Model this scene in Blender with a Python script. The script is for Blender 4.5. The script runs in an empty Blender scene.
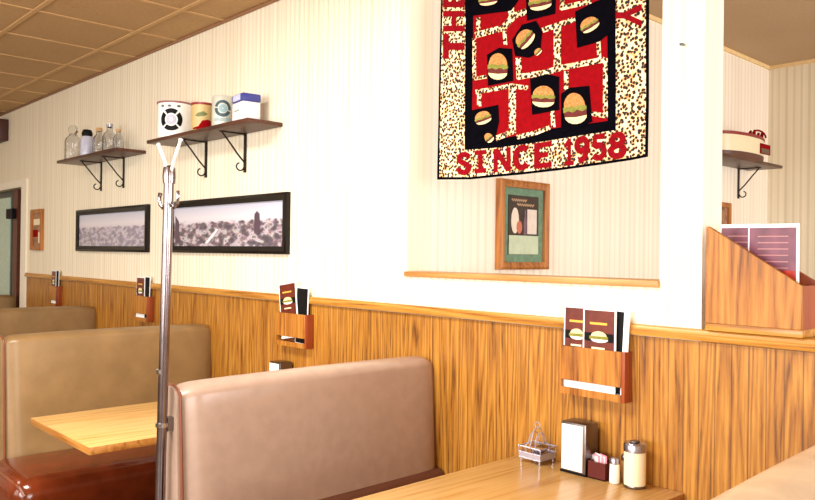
import bpy, bmesh, math, random
from mathutils import Vector, Matrix
random.seed(7)
PI = math.pi
scene = bpy.context.scene
COL = scene.collection

# ------------------------------------------------------------------ camera
FPX, YAW, PITCH, ROLL = 766.0, math.radians(43.05), math.radians(.28), math.radians(.7335)
CAM = Vector((0, -2.1, 1.426))
Fw = Vector((-math.cos(YAW)*math.cos(PITCH), math.sin(YAW)*math.cos(PITCH), math.sin(PITCH)))
R0 = Fw.cross(Vector((0, 0, 1))).normalized()
U0 = R0.cross(Fw)
Rt = R0*math.cos(ROLL) + U0*math.sin(ROLL)
Up = -R0*math.sin(ROLL) + U0*math.cos(ROLL)
cd = bpy.data.cameras.new('camera')
cam = bpy.data.objects.new('camera', cd)
COL.objects.link(cam)
M = Matrix((Rt, Up, -Fw)).transposed().to_4x4()
M.translation = CAM
cam.matrix_world = M
cd.sensor_width = 36
cd.lens = FPX/815*36
cd.clip_start = .02
scene.camera = cam

def wy(x, y, Y=0.0):
    """world point where the line of sight through a photograph position meets the plane at depth Y"""
    d = Fw*FPX + Rt*(x-407.5) - Up*(y-250)
    return CAM + d*((Y-CAM.y)/d.y)
def wx(x, y, X):
    d = Fw*FPX + Rt*(x-407.5) - Up*(y-250)
    return CAM + d*((X-CAM.x)/d.x)

# ------------------------------------------------------------------ materials
def srgb(*c):
    return tuple(((v/255)/12.92 if v/255 <= .04045 else ((v/255+.055)/1.055)**2.4) for v in c) + (1,)
def new_mat(name):
    m = bpy.data.materials.new(name); m.use_nodes = True
    nt = m.node_tree
    return m, nt, nt.nodes['Principled BSDF']
def N(nt, typ, **kw):
    n = nt.nodes.new(typ)
    for k, v in kw.items():
        if k.startswith('i_'): n.inputs[k[2:].replace('_', ' ')].default_value = v
        else: setattr(n, k, v)
    return n
def L(nt, a, b): nt.links.new(a, b)
def ramp(nt, fac, stops, interp='LINEAR'):
    r = nt.nodes.new('ShaderNodeValToRGB')
    r.color_ramp.interpolation = interp
    el = r.color_ramp.elements
    while len(el) < len(stops): el.new(.5)
    for e, (p, c) in zip(el, stops): e.position = p; e.color = c
    L(nt, fac, r.inputs['Fac'])
    return r
def bump(nt, bsdf, h, strength=.2, dist=.002):
    b = N(nt, 'ShaderNodeBump'); b.inputs['Strength'].default_value = strength; b.inputs['Distance'].default_value = dist
    L(nt, h, b.inputs['Height']); L(nt, b.outputs['Normal'], bsdf.inputs['Normal'])
def pos(nt, scale=(1, 1, 1), rot=(0, 0, 0)):
    g = N(nt, 'ShaderNodeNewGeometry'); m = N(nt, 'ShaderNodeMapping')
    m.inputs['Scale'].default_value = scale; m.inputs['Rotation'].default_value = rot
    L(nt, g.outputs['Position'], m.inputs['Vector'])
    return m.outputs['Vector']
def objc(nt, scale=(1, 1, 1)):
    g = N(nt, 'ShaderNodeTexCoord'); m = N(nt, 'ShaderNodeMapping')
    m.inputs['Scale'].default_value = scale
    L(nt, g.outputs['Object'], m.inputs['Vector'])
    return m.outputs['Vector']
def plain(name, c, rough=.5, metal=0.0, var=.06, vs=30, **kw):
    m, nt, b = new_mat(name)
    n = N(nt, 'ShaderNodeTexNoise'); n.inputs['Scale'].default_value = vs; L(nt, objc(nt), n.inputs['Vector'])
    lo = tuple(v*(1-var) for v in c[:3])+(1,); hi = tuple(min(1, v*(1+var)) for v in c[:3])+(1,)
    r = ramp(nt, n.outputs['Fac'], [(.3, lo), (.7, hi)])
    L(nt, r.outputs['Color'], b.inputs['Base Color'])
    b.inputs['Roughness'].default_value = rough; b.inputs['Metallic'].default_value = metal
    for k, v in kw.items(): b.inputs[k.replace('_', ' ')].default_value = v
    return m
def mathn(nt, op, a, b=None):
    n = N(nt, 'ShaderNodeMath', operation=op)
    for i, v in enumerate((a, b)):
        if v is None: continue
        if isinstance(v, (int, float)): n.inputs[i].default_value = v
        else: L(nt, v, n.inputs[i])
    return n.outputs[0]

def wallpaper(name, axis, light, dark, period=.038):
    m, nt, b = new_mat(name)
    g = N(nt, 'ShaderNodeNewGeometry'); s = N(nt, 'ShaderNodeSeparateXYZ'); L(nt, g.outputs['Position'], s.inputs[0])
    a = s.outputs[axis]
    # narrow pinstripes in bands
    w = mathn(nt, 'FRACT', mathn(nt, 'DIVIDE', a, period))
    st = mathn(nt, 'LESS_THAN', mathn(nt, 'ABSOLUTE', mathn(nt, 'SUBTRACT', w, .5)), .17)
    sc = N(nt, 'ShaderNodeMapping'); sc.inputs['Scale'].default_value = (38, 38, .25); L(nt, g.outputs['Position'], sc.inputs[0])
    n = N(nt, 'ShaderNodeTexNoise'); n.inputs['Scale'].default_value = 1; n.inputs['Detail'].default_value = 3; L(nt, sc.outputs[0], n.inputs['Vector'])
    f = mathn(nt, 'ADD', mathn(nt, 'MULTIPLY', st, .3), mathn(nt, 'MULTIPLY', n.outputs['Fac'], .9))
    r = ramp(nt, f, [(.3, light), (.95, dark)])
    L(nt, r.outputs['Color'], b.inputs['Base Color'])
    b.inputs['Roughness'].default_value = .6
    bump(nt, b, f, .25, .002)
    return m
wall_m = wallpaper('striped_wallpaper', 0, srgb(248, 240, 219), srgb(224, 210, 179))
wallB_m = wallpaper('striped_wallpaper_side', 1, srgb(250, 240, 224), srgb(230, 218, 198), .05)
wallF_m = wallpaper('striped_wallpaper_far', 0, srgb(240, 230, 206), srgb(214, 202, 174), .05)
paint_m = plain('white_paint', srgb(250, 247, 240), .6, var=.01)

def oak(name, vertical=True, c0=(236, 176, 88), c1=(205, 130, 45), c2=(140, 72, 18), rough=.38, groove=0, k=1.0, axis=None):
    m, nt, b = new_mat(name)
    if axis is None: axis = 2 if vertical else 0
    hi, lo = 26*k, 1.3*k
    sc = [hi]*3; sc[axis] = lo
    v = pos(nt, tuple(sc))
    big = N(nt, 'ShaderNodeTexNoise'); big.inputs['Scale'].default_value = .22; big.inputs['Detail'].default_value = 2
    L(nt, v, big.inputs['Vector'])
    # cathedral rings: bands of a slow noise field
    rings = mathn(nt, 'FRACT', mathn(nt, 'MULTIPLY', big.outputs['Fac'], 17.0))
    rings = mathn(nt, 'ABSOLUTE', mathn(nt, 'SUBTRACT', rings, .5))
    fine = N(nt, 'ShaderNodeTexNoise'); fine.inputs['Scale'].default_value = 3.5; fine.inputs['Detail'].default_value = 5; fine.inputs['Roughness'].default_value = .65
    L(nt, v, fine.inputs['Vector'])
    mid = N(nt, 'ShaderNodeTexNoise'); mid.inputs['Scale'].default_value = 1.0; mid.inputs['Detail'].default_value = 3
    L(nt, v, mid.inputs['Vector'])
    f = mathn(nt, 'ADD', mathn(nt, 'MULTIPLY', rings, .5), mathn(nt, 'MULTIPLY', fine.outputs['Fac'], .74))
    f = mathn(nt, 'ADD', f, mathn(nt, 'MULTIPLY', mid.outputs['Fac'], .35))
    r = ramp(nt, f, [(.42, srgb(*c2)), (.60, srgb(*c1)), (.88, srgb(*c0))])
    out = r.outputs['Color']
    if groove:
        g = N(nt, 'ShaderNodeNewGeometry'); s = N(nt, 'ShaderNodeSeparateXYZ'); L(nt, g.outputs['Position'], s.inputs[0])
        w = mathn(nt, 'FRACT', mathn(nt, 'DIVIDE', s.outputs[0], groove))
        gr = mathn(nt, 'LESS_THAN', w, .07)
        mx = N(nt, 'ShaderNodeMix', data_type='RGBA'); L(nt, mathn(nt, 'MULTIPLY', gr, .6), mx.inputs[0]); L(nt, out, mx.inputs[6]); mx.inputs[7].default_value = srgb(*c2)
        out = mx.outputs[2]
        f = mathn(nt, 'SUBTRACT', f, mathn(nt, 'MULTIPLY', gr, 1.0))
    L(nt, out, b.inputs['Base Color'])
    b.inputs['Roughness'].default_value = rough
    bump(nt, b, f, .15, .0015)
    return m
wains_m = oak('oak_panelling', True, (192, 136, 54), (156, 100, 30), (82, 44, 10), .42, groove=.0465, k=1.5)
rail_m = oak('oak_rail', False, (204, 150, 68), (178, 120, 42), (118, 66, 16), .35)
box_m = oak('oak_rack', True, (192, 132, 54), (164, 102, 32), (104, 54, 12), .4, k=1.3)
boxside_m = oak('reddish_wood', True, (160, 74, 30), (138, 58, 20), (96, 36, 10), .45, k=.8)
table_m = oak('maple_table', True, (208, 168, 106), (200, 156, 92), (178, 130, 66), .27, axis=1, k=.8)
tabedge_m = oak('table_edge_wood', False, (190, 134, 66), (170, 110, 44), (128, 76, 26), .35)
dark_wood = oak('dark_shelf_wood', False, (92, 50, 30), (72, 36, 20), (40, 18, 9), .4)
frame_m = plain('black_frame', srgb(14, 7, 5), .35, Specular_IOR_Level=.3)
frame_oak = oak('frame_oak', True, (190, 124, 60), (164, 100, 44), (116, 64, 22), .4)
iron_m = plain('black_iron', srgb(28, 20, 16), .45, .3)
chrome_m = plain('chrome', srgb(176, 174, 182), .14, 1.0, var=.04)
pole_m = plain('grey_chrome', srgb(132, 122, 124), .2, 1.0, var=.12)  # grey base, darker than the other chrome
brushed_m = plain('brushed_steel', srgb(120, 112, 110), .32, 1.0)
steel_lid = plain('steel_lid', srgb(170, 170, 190), .25, 1.0)
white_m = plain('white_enamel', srgb(246, 244, 240), .35, var=.01)
paper_m = plain('white_paper', srgb(250, 250, 250), .7, var=.01)
black_m = plain('black_paint', srgb(8, 6, 8), .6, Specular_IOR_Level=.2)
dark_m = plain('dark_interior', srgb(40, 22, 16), .8)
cream_m = plain('cream_enamel', srgb(238, 226, 190), .4, var=.02)

def vinyl(name, c, rough=.34, var=.10, sc=9):
    m, nt, b = new_mat(name)
    v = objc(nt)
    n = N(nt, 'ShaderNodeTexNoise'); n.inputs['Scale'].default_value = sc; n.inputs['Detail'].default_value = 6; L(nt, v, n.inputs['Vector'])
    lo = tuple(x*(1-var) for x in c[:3])+(1,); hi = tuple(min(1, x*(1+var)) for x in c[:3])+(1,)
    r = ramp(nt, n.outputs['Fac'], [(.35, lo), (.65, hi)])
    L(nt, r.outputs['Color'], b.inputs['Base Color'])
    b.inputs['Roughness'].default_value = rough
    n2 = N(nt, 'ShaderNodeTexVoronoi'); n2.inputs['Scale'].default_value = 420; L(nt, v, n2.inputs['Vector'])
    bump(nt, b, n2.outputs['Distance'], .12, .0006)
    return m
tan_m = vinyl('tan_vinyl', srgb(142, 112, 72))
pink_m = vinyl('rosy_tan_vinyl', srgb(172, 146, 128), .27, .05, 22)
seat_m = vinyl('red_brown_vinyl', srgb(104, 42, 18), .14, .18, 14)
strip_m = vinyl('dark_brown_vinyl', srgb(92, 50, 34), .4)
pipe_m = plain('brown_piping', srgb(120, 66, 40), .4)

def leopard():
    m, nt, b = new_mat('leopard_print')
    v = pos(nt, (1, .2, 1))
    g2 = N(nt, 'ShaderNodeNewGeometry'); sp_ = N(nt, 'ShaderNodeSeparateXYZ'); L(nt, g2.outputs['Position'], sp_.inputs[0])
    cb_ = N(nt, 'ShaderNodeCombineXYZ'); L(nt, sp_.outputs[0], cb_.inputs[0]); L(nt, sp_.outputs[2], cb_.inputs[1]); v = cb_.outputs[0]
    nz = N(nt, 'ShaderNodeTexNoise'); nz.inputs['Scale'].default_value = 60; L(nt, v, nz.inputs['Vector'])
    mx = N(nt, 'ShaderNodeMixRGB', blend_type='ADD'); mx.inputs['Fac'].default_value = .012
    L(nt, v, mx.inputs['Color1']); L(nt, nz.outputs['Color'], mx.inputs['Color2'])
    vo = N(nt, 'ShaderNodeTexVoronoi', voronoi_dimensions='2D'); vo.inputs['Scale'].default_value = 82; L(nt, mx.outputs['Color'], vo.inputs['Vector'])
    r = ramp(nt, vo.outputs['Distance'], [(0, srgb(20, 12, 8)), (.31, srgb(20, 10, 6)), (.38, srgb(196, 132, 70)), (.50, srgb(244, 230, 186))], 'LINEAR')
    n2 = N(nt, 'ShaderNodeTexNoise'); n2.inputs['Scale'].default_value = 38; L(nt, v, n2.inputs['Vector'])
    r2 = ramp(nt, n2.outputs['Fac'], [(.5, (1, 1, 1, 1)), (.68, srgb(236, 176, 112))])
    m2 = N(nt, 'ShaderNodeMixRGB', blend_type='MULTIPLY'); m2.inputs['Fac'].default_value = .8
    L(nt, r.outputs['Color'], m2.inputs['Color1']); L(nt, r2.outputs['Color'], m2.inputs['Color2'])
    L(nt, m2.outputs['Color'], b.inputs['Base Color']); b.inputs['Roughness'].default_value = .85
    return m
leo_m = leopard()
qred = plain('red_cotton', srgb(138, 4, 14), .95, var=.12, Specular_IOR_Level=.1, vs=60)
qred2 = plain('deep_red_cotton', srgb(132, 8, 20), .95, var=.2, Specular_IOR_Level=.1, vs=80)
qblack = plain('navy_black_cotton', srgb(4, 3, 9), .95, var=.3, Specular_IOR_Level=.05)
bun_m = plain('bun_print', srgb(196, 128, 66), .85, var=.35, vs=120)
bunlt_m = plain('bun_base_print', srgb(240, 214, 160), .85, var=.1, vs=90)
patty_m = plain('patty_print', srgb(96, 26, 20), .85, var=.3, vs=120)
lett_m = plain('lettuce_print', srgb(128, 128, 46), .85, var=.3, vs=120)

def glass(name='clear_glass', c=(1, 1, 1, 1), rough=.03):
    m, nt, b = new_mat(name)
    b.inputs['Base Color'].default_value = c; b.inputs['Roughness'].default_value = rough
    b.inputs['Transmission Weight'].default_value = 1.0; b.inputs['IOR'].default_value = 1.3
    return m
glass_m = glass(c=(.86, .87, .90, 1), rough=.08)
def city(name, seed, z0, z1, haze):
    """faded colour panorama of a town: pale sky over a busy strip of roofs"""
    m, nt, b = new_mat(name)
    g = N(nt, 'ShaderNodeNewGeometry'); s = N(nt, 'ShaderNodeSeparateXYZ'); L(nt, g.outputs['Position'], s.inputs[0])
    h = mathn(nt, 'DIVIDE', mathn(nt, 'SUBTRACT', s.outputs[2], z0), z1-z0)
    mp = N(nt, 'ShaderNodeMapping'); mp.inputs['Location'].default_value = (seed, 0, 0); mp.inputs['Scale'].default_value = (1, 1, 2.2); L(nt, g.outputs['Position'], mp.inputs[0])
    vo = N(nt, 'ShaderNodeTexVoronoi', distance='CHEBYCHEV'); vo.inputs['Scale'].default_value = 30; L(nt, mp.outputs[0], vo.inputs['Vector'])
    n = N(nt, 'ShaderNodeTexNoise'); n.inputs['Scale'].default_value = 15; n.inputs['Detail'].default_value = 5; L(nt, mp.outputs[0], n.inputs['Vector'])
    c = ramp(nt, n.outputs['Fac'], [(.36, srgb(34, 28, 34)), (.46, srgb(92, 70, 72)), (.52, srgb(140, 122, 126)), (.58, srgb(198, 190, 196)), (.66, srgb(112, 88, 76))])
    mx = N(nt, 'ShaderNodeMixRGB', blend_type='OVERLAY'); mx.inputs['Fac'].default_value = .12; L(nt, c.outputs['Color'], mx.inputs[1]); L(nt, vo.outputs['Color'], mx.inputs[2])
    hz = N(nt, 'ShaderNodeMixRGB'); hz.inputs['Fac'].default_value = haze; L(nt, mx.outputs[0], hz.inputs[1]); hz.inputs[2].default_value = srgb(196, 190, 214)
    sky = ramp(nt, h, [(.5, srgb(206, 194, 206)), (.7, srgb(216, 212, 220)), (1, srgb(186, 188, 208))])
    hn = mathn(nt, 'ADD', h, mathn(nt, 'MULTIPLY', mathn(nt, 'SUBTRACT', n.outputs['Fac'], .5), .25))
    fm = ramp(nt, hn, [(.56, (0, 0, 0, 1)), (.60, (1, 1, 1, 1))])
    m3 = N(nt, 'ShaderNodeMixRGB'); L(nt, fm.outputs['Color'], m3.inputs['Fac']); L(nt, hz.outputs[0], m3.inputs[1]); L(nt, sky.outputs['Color'], m3.inputs[2])
    L(nt, m3.outputs[0], b.inputs['Base Color']); b.inputs['Roughness'].default_value = .25
    return m

# ------------------------------------------------------------------ mesh helpers
def quad_box(bm, x0, x1, y0, y1, z0, z1, mi=0):
    v = [bm.verts.new(p) for p in ((x0, y0, z0), (x1, y0, z0), (x1, y1, z0), (x0, y1, z0), (x0, y0, z1), (x1, y0, z1), (x1, y1, z1), (x0, y1, z1))]
    for f in ((0, 3, 2, 1), (4, 5, 6, 7), (0, 1, 5, 4), (1, 2, 6, 5), (2, 3, 7, 6), (3, 0, 4, 7)):
        bm.faces.new([v[i] for i in f]).material_index = mi
    return v
def bevel(bm, r, seg=2):
    bmesh.ops.bevel(bm, geom=bm.edges[:], offset=r, segments=seg, profile=.5, affect='EDGES')
def box_bm(x0, x1, y0, y1, z0, z1, r=0, seg=2):
    bm = bmesh.new(); quad_box(bm, x0, x1, y0, y1, z0, z1)
    if r: bevel(bm, r, seg)
    return bm
def prism(bm, pts, off, mi=0):
    """closed polygon of 3-D points pushed along vector off"""
    a = [bm.verts.new(Vector(p)) for p in pts]; b = [bm.verts.new(Vector(p)+Vector(off)) for p in pts]
    n = len(a)
    for f in (a, b[::-1]): bm.faces.new(f).material_index = mi
    for i in range(n): bm.faces.new((a[i], b[i], b[(i+1) % n], a[(i+1) % n])).material_index = mi
def lathe(bm, prof, cx=0, cy=0, n=28, mi=0, sx=1, sy=1):
    rings = []
    for r, z in prof:
        if r <= 1e-6: rings.append([bm.verts.new((cx, cy, z))])
        else: rings.append([bm.verts.new((cx+sx*r*math.cos(2*PI*i/n), cy+sy*r*math.sin(2*PI*i/n), z)) for i in range(n)])
    for a, b in zip(rings, rings[1:]):
        for i in range(n):
            j = (i+1) % n
            if len(a) == 1 and len(b) == 1: continue
            if len(a) == 1: f = (a[0], b[i], b[j])
            elif len(b) == 1: f = (a[i], b[0], a[j])
            else: f = (a[i], b[i], b[j], a[j])
            bm.faces.new(f).material_index = mi
def tube(bm, pts, r, n=10, mi=0, caps=True):
    pts = [Vector(p) for p in pts]
    rs = r if isinstance(r, (list, tuple)) else [r]*len(pts)
    rings = []
    ref = None
    for i, p in enumerate(pts):
        t = (pts[min(i+1, len(pts)-1)]-pts[max(i-1, 0)]).normalized()
        if ref is None: ref = t.orthogonal().normalized()
        ref = (ref - t*ref.dot(t)).normalized()
        s = t.cross(ref)
        rings.append([bm.verts.new(p+ref*rs[i]*math.cos(2*PI*k/n)+s*rs[i]*math.sin(2*PI*k/n)) for k in range(n)])
    for a, b in zip(rings, rings[1:]):
        for i in range(n):
            j = (i+1) % n
            bm.faces.new((a[i], a[j], b[j], b[i])).material_index = mi
    if caps:
        bm.faces.new(rings[0][::-1]).material_index = mi; bm.faces.new(rings[-1]).material_index = mi
def obj(name, bm, mats, parent=None, loc=None, smooth=True, kind=None, label=None):
    bmesh.ops.recalc_face_normals(bm, faces=bm.faces[:])
    me = bpy.data.meshes.new(name); bm.to_mesh(me); bm.free()
    for m in (mats if isinstance(mats, (list, tuple)) else [mats]): me.materials.append(m)
    if smooth:
        me.polygons.foreach_set('use_smooth', [True]*len(me.polygons))
        me.set_sharp_from_angle(angle=math.radians(38))
    o = bpy.data.objects.new(name, me); COL.objects.link(o)
    if parent: o.parent = parent
    if loc is not None: o.location = loc
    if kind: o['kind'] = kind
    if label: o['label'] = label
    return o
def thing(name, label, cat, loc=(0, 0, 0), group=None, rz=0):
    o = bpy.data.objects.new(name, None); COL.objects.link(o); o.empty_display_size = .1
    o.location = loc; o.rotation_euler = (0, 0, rz); o['label'] = label; o['category'] = cat
    if group: o['group'] = group
    return o
def dup(root, loc, label, group=None, rz=None):
    def cp(o, par):
        c = o.copy(); COL.objects.link(c)
        if par: c.parent = par
        for ch in o.children: cp(ch, c)
        return c
    kids = list(root.children)
    r = root.copy(); COL.objects.link(r)
    for k in kids: cp(k, r)
    r.location = loc; r['label'] = label
    if rz is not None: r.rotation_euler = (0, 0, rz)
    if group: r['group'] = group
    return r
def boxo(name, x0, x1, y0, y1, z0, z1, m, parent=None, r=0, seg=2, **kw):
    return obj(name, box_bm(x0, x1, y0, y1, z0, z1, r, seg), m, parent, **kw)

# ------------------------------------------------------------------ room shell
XB = -2.249      # plane of the side wall in the room behind
OX0, OX1, OZ0, OZ1 = XB, -1.15, 1.335, 2.50
T = .12
XP = wy(721.7, 200, T).x       # free end of the wall
bm = bmesh.new()
quad_box(bm, -9, -8.25, 0, T, 0, 2.80)
quad_box(bm, -8.25, wy(22.6, 230, 0).x, 0, T, 1.965, 2.80)
quad_box(bm, wy(22.6, 230, 0).x, OX0, 0, T, 0, 2.80)
quad_box(bm, OX0, OX1, 0, T, 0, OZ0)
quad_box(bm, OX0, OX1, 0, T, OZ1, 2.80)
quad_box(bm, OX1, XP, 0, T, 0, 2.80)
obj('wall_back', bm, wall_m, smooth=False, kind='structure')
boxo('wall_right', XP, 4.5, 0, T, 0, 1.207, box_m, smooth=False, kind='structure')
boxo('wall_left', XB-.1, XB, T, 3.52, 0, 2.86, wallB_m, smooth=False, kind='structure')
boxo('wall_far', XB-.1, 4.5, 3.52, 3.62, 0, 2.86, wallF_m, smooth=False, kind='structure')
boxo('wall_end', -9.1, -9, -5.2, T, 0, 2.80, wall_m, smooth=False, kind='structure')
bm = bmesh.new()      # street side wall with two shop windows
WX = ((-5.6, -2.6), (-1.9, .9))
for a, b in ((-9, WX[0][0]), (WX[0][1], WX[1][0]), (WX[1][1], 4.6)): quad_box(bm, a, b, -5.3, -5.2, 0, 2.8)
for a, b in WX: quad_box(bm, a, b, -5.3, -5.2, 0, .85); quad_box(bm, a, b, -5.3, -5.2, 2.35, 2.8)
obj('wall_front', bm, plain('front_wall_paint', srgb(196, 168, 128), .7), smooth=False, kind='structure')
bm = bmesh.new()
WY = ((-4.2, -1.6), (.7, 2.9))
for a, b in ((-5.2, WY[0][0]), (WY[0][1], WY[1][0]), (WY[1][1], 3.62)): quad_box(bm, 4.5, 4.6, a, b, 0, 2.86)
for a, b in WY: quad_box(bm, 4.5, 4.6, a, b, 0, .85); quad_box(bm, 4.5, 4.6, a, b, 2.35, 2.86)
obj('wall_side', bm, plain('side_wall_paint', srgb(206, 184, 150), .7), smooth=False, kind='structure')
# ceilings
def tiles(name, c, c2, x0, y0, px, py):
    m, nt, b = new_mat(name)
    n = N(nt, 'ShaderNodeTexNoise'); n.inputs['Scale'].default_value = 60; n.inputs['Detail'].default_value = 4; L(nt, pos(nt), n.inputs['Vector'])
    n2 = N(nt, 'ShaderNodeTexNoise'); n2.inputs['Scale'].default_value = 1.3; L(nt, pos(nt), n2.inputs['Vector'])
    f = mathn(nt, 'ADD', mathn(nt, 'MULTIPLY', n.outputs['Fac'], .5), mathn(nt, 'MULTIPLY', n2.outputs['Fac'], .5))
    r = ramp(nt, f, [(.35, c), (.65, c2)])
    L(nt, r.outputs['Color'], b.inputs['Base Color']); b.inputs['Roughness'].default_value = .9
    bump(nt, b, n.outputs['Fac'], .2, .003)
    return m
ceil_m = tiles('ceiling_tile', srgb(178, 142, 96), srgb(192, 156, 108), 0, 0, 1, 1)
ceilb_m = tiles('back_ceiling_tile', srgb(186, 158, 124), srgb(198, 170, 136), 0, 0, 1, 1)
bar_m = plain('ceiling_bar_paint', srgb(200, 162, 110), .7)
boxo('ceiling', -9, 4.5, -5.2, 0, 2.68, 2.76, ceil_m, smooth=False, kind='structure')
boxo('ceiling', XB, 4.5, T, 3.52, 2.80, 2.86, ceilb_m, smooth=False, kind='structure')
boxo('floor', -9, 4.5, -5.2, 3.52, -.08, 0, plain('brown_floor', srgb(112, 98, 84), .4), smooth=False, kind='structure')
bm = bmesh.new()
for k in range(9):
    y = -.255-.545*k
    quad_box(bm, -9, 4.5, y-.012, y+.012, 2.674, 2.68)
for k in range(-10, 10):
    x = -3.72-.56*k
    if -9 < x < 4.5: quad_box(bm, x-.010, x+.010, -5.2, 0, 2.6755, 2.68)
obj('trim_1', bm, bar_m, smooth=False, kind='structure')
join_shade_m = plain('brown_join_shade', srgb(150, 108, 76), .6)
bm = bmesh.new(); quad_box(bm, -9, 4.5, -.014, 0, 2.664, 2.68); bevel(bm, .004, 1)  # brown strip, coloured to stand for the shadow where wall meets ceiling
obj('join_shade_strip', bm, join_shade_m, kind='structure')
bm = bmesh.new(); quad_box(bm, XB, XB+.012, T, 3.52, 2.775, 2.80); quad_box(bm, XB, 4.5, 3.508, 3.52, 2.775, 2.80)
obj('trim_3', bm, plain('cove_light', srgb(236, 206, 150), .6), kind='structure')
# wainscot and rail
boxo('trim_4', wy(25, 280, -.02).x, 4.5, -.008, 0, .10, 1.187, wains_m, smooth=False, kind='structure')
boxo('baseboard_back', wy(25, 280, -.02).x, 4.5, -.016, 0, 0, .10, rail_m, smooth=False, kind='structure')
prof = [(0, 1.189), (-.0085, 1.189), (-.0085, 1.192), (-.024, 1.191), (-.026, 1.195), (-.026, 1.206), (-.022, 1.209), (-.021, 1.217), (-.018, 1.221), (-.012, 1.2225), (0, 1.2225)]
bm = bmesh.new(); prism(bm, [(wy(25, 280, -.02).x, y, z) for y, z in prof], (XP-wy(25, 280, -.02).x, 0, 0))
prof2 = prof[:-1]+[(T+.02, 1.2225), (T+.02, 1.207), (0, 1.207)]
prism(bm, [(XP, y, z) for y, z in prof2], (4.5-XP, 0, 0))
obj('trim_5', bm, rail_m, kind='structure')
# sill of the opening
bm = bmesh.new(); quad_box(bm, OX0-.006, OX1+.002, -.014, T+.01, OZ0, OZ0+.021); bevel(bm, .004, 2)
obj('trim_6', bm, oak('sill_oak', False, (206, 156, 92), (182, 130, 68), (148, 96, 42), .4), kind='structure')

# door at the far end
fr = bmesh.new()
white_trim = plain('door_trim_paint', srgb(244, 236, 218), .5, var=.01)
DX, DT = wy(22.6, 230, 0).x, wy(25.6, 230, -.016).x
quad_box(fr, DX, DT, -.016, 0, 0, 2.03); quad_box(fr, -8.31, -8.25, -.016, 0, 0, 2.03); quad_box(fr, -8.25, DX, -.016, 0, 1.965, 2.03)
door = thing('door_1', 'x', 'door', (0, 0, 0)); del door['label']; del door['category']; door['kind'] = 'structure'
obj('door_frame', fr, white_trim, door, smooth=False)
bm = bmesh.new()
quad_box(bm, -8.25, DX, .5, .52, 0, 1.965)
quad_box(bm, DX, DX+.02, T, .5, 0, 1.965); quad_box(bm, -8.27, -8.25, T, .5, 0, 1.965)
quad_box(bm, -8.25, DX, T, .5, 1.965, 1.98)
obj('dark_recess', bm, dark_m, door, smooth=False)
boxo('jamb', wy(12.5, 240, .05).x, wy(17, 240, .05).x, .05, .11, 0, 1.965, plain('jamb_brown', srgb(96, 48, 30), .5), door, smooth=False)
boxo('door_leaf', -8.25, wy(12, 240, .05).x, .05, .09, 0, 1.96, plain('dark_green_metal', srgb(30, 44, 38), .4), door)
boxo('door_glass', -8.2, wy(9.5, 240, .042).x, .042, .05, .25, 1.9, plain('daylit_pane_paint', srgb(178, 206, 190), .15), door)  # opaque pane, its pale teal painted in for the daylight outside
boxo('latch', wy(6, 215, .01).x, wy(12, 215, .01).x, .01, .042, 1.70, 1.79, black_m, door)

# ------------------------------------------------------------------ quilt
QY = -.035
q = thing('quilt', 'wall quilt with leopard print border, hamburger squares and red lettering', 'quilt', (0, 0, 0))
q.location = wy(541, 60, QY)
QO = q.location.copy()
def qp(x, y, d=0.0):
    p = wy(x, y, QY); p.y = QY-d
    return p-QO
def qpoly(bm, pts, d0, d1, mi=0):
    prism(bm, [qp(x, y, d0) for x, y in pts], (0, -(d1-d0), 0), mi)
TOPZ = 2.56
def qtop(x):   # photograph x at y=0 raised to the hem
    p = wy(x, 0, QY); p.z = TOPZ; p.y = QY
    return p-QO
bm = bmesh.new()
pts = [qtop(441.5)] + [qp(x, y) for x, y in ((439.5, 60), (438.3, 120), (437, 179.5), (470, 179.3), (497, 176.5), (520, 174.5), (560, 170), (600, 164.5), (630, 160), (647, 156.5), (648, 100), (648, 50))] + [qtop(647.5)]
prism(bm, pts, (0, .006, 0))
obj('black_binding', bm, qblack, q, smooth=False)
bm = bmesh.new()
pts = [qtop(443.5)] + [qp(x, y) for x, y in ((441.5, 60), (440.3, 120), (439.5, 177), (470, 177), (497, 174.2), (520, 172.2), (560, 167.7), (600, 162), (630, 157.6), (645, 154.6), (646, 100), (645.8, 50))] + [qtop(645)]
prism(bm, pts, (0, -.001, 0))
obj('leopard_border', bm, leo_m, q, smooth=False)
bm = bmesh.new()
pts = [qtop(466)+Vector((0, 0, -.12))] + [qp(x, y) for x, y in ((465.5, 60), (465, 150), (500, 147.5), (550, 140.5), (590, 134), (616, 130), (616, 60))] + [qtop(614)+Vector((0, 0, -.12))]
prism(bm, [p+Vector((0, -.001, 0)) for p in pts], (0, -.001, 0))
obj('black_frame_band', bm, qblack, q, smooth=False)
bm = bmesh.new()
pts = [qtop(474)+Vector((0, 0, -.15))] + [qp(x, y) for x, y in ((473.5, 60), (472, 142), (500, 139), (550, 129), (608, 121), (608, 60))] + [qtop(606)+Vector((0, 0, -.15))]
prism(bm, [p+Vector((0, -.002, 0)) for p in pts], (0, -.001, 0))
obj('red_centre', bm, qred, q, smooth=False)
def strip(p, w=5.0):
    """one leopard strip of the pieced centre along photograph points"""
    bm = bmesh.new()
    for kk, ((x0, y0), (x1, y1)) in enumerate(zip(p, p[1:])):
        l = math.hypot(x1-x0, y1-y0); nx, ny = -(y1-y0)/l*w/2, (x1-x0)/l*w/2
        ex, ey = (x1-x0)/l*w*.35, (y1-y0)/l*w*.35
        qpoly(bm, [(x0-ex+nx, y0-ey+ny), (x1+ex+nx, y1+ey+ny), (x1+ex-nx, y1+ey-ny), (x0-ex-nx, y0-ey-ny)], .003, .0040+.00012*kk+.00005*(int(p[0][0]) % 7))
    obj('leopard_strip', bm, leo_m, q, smooth=False)
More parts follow.
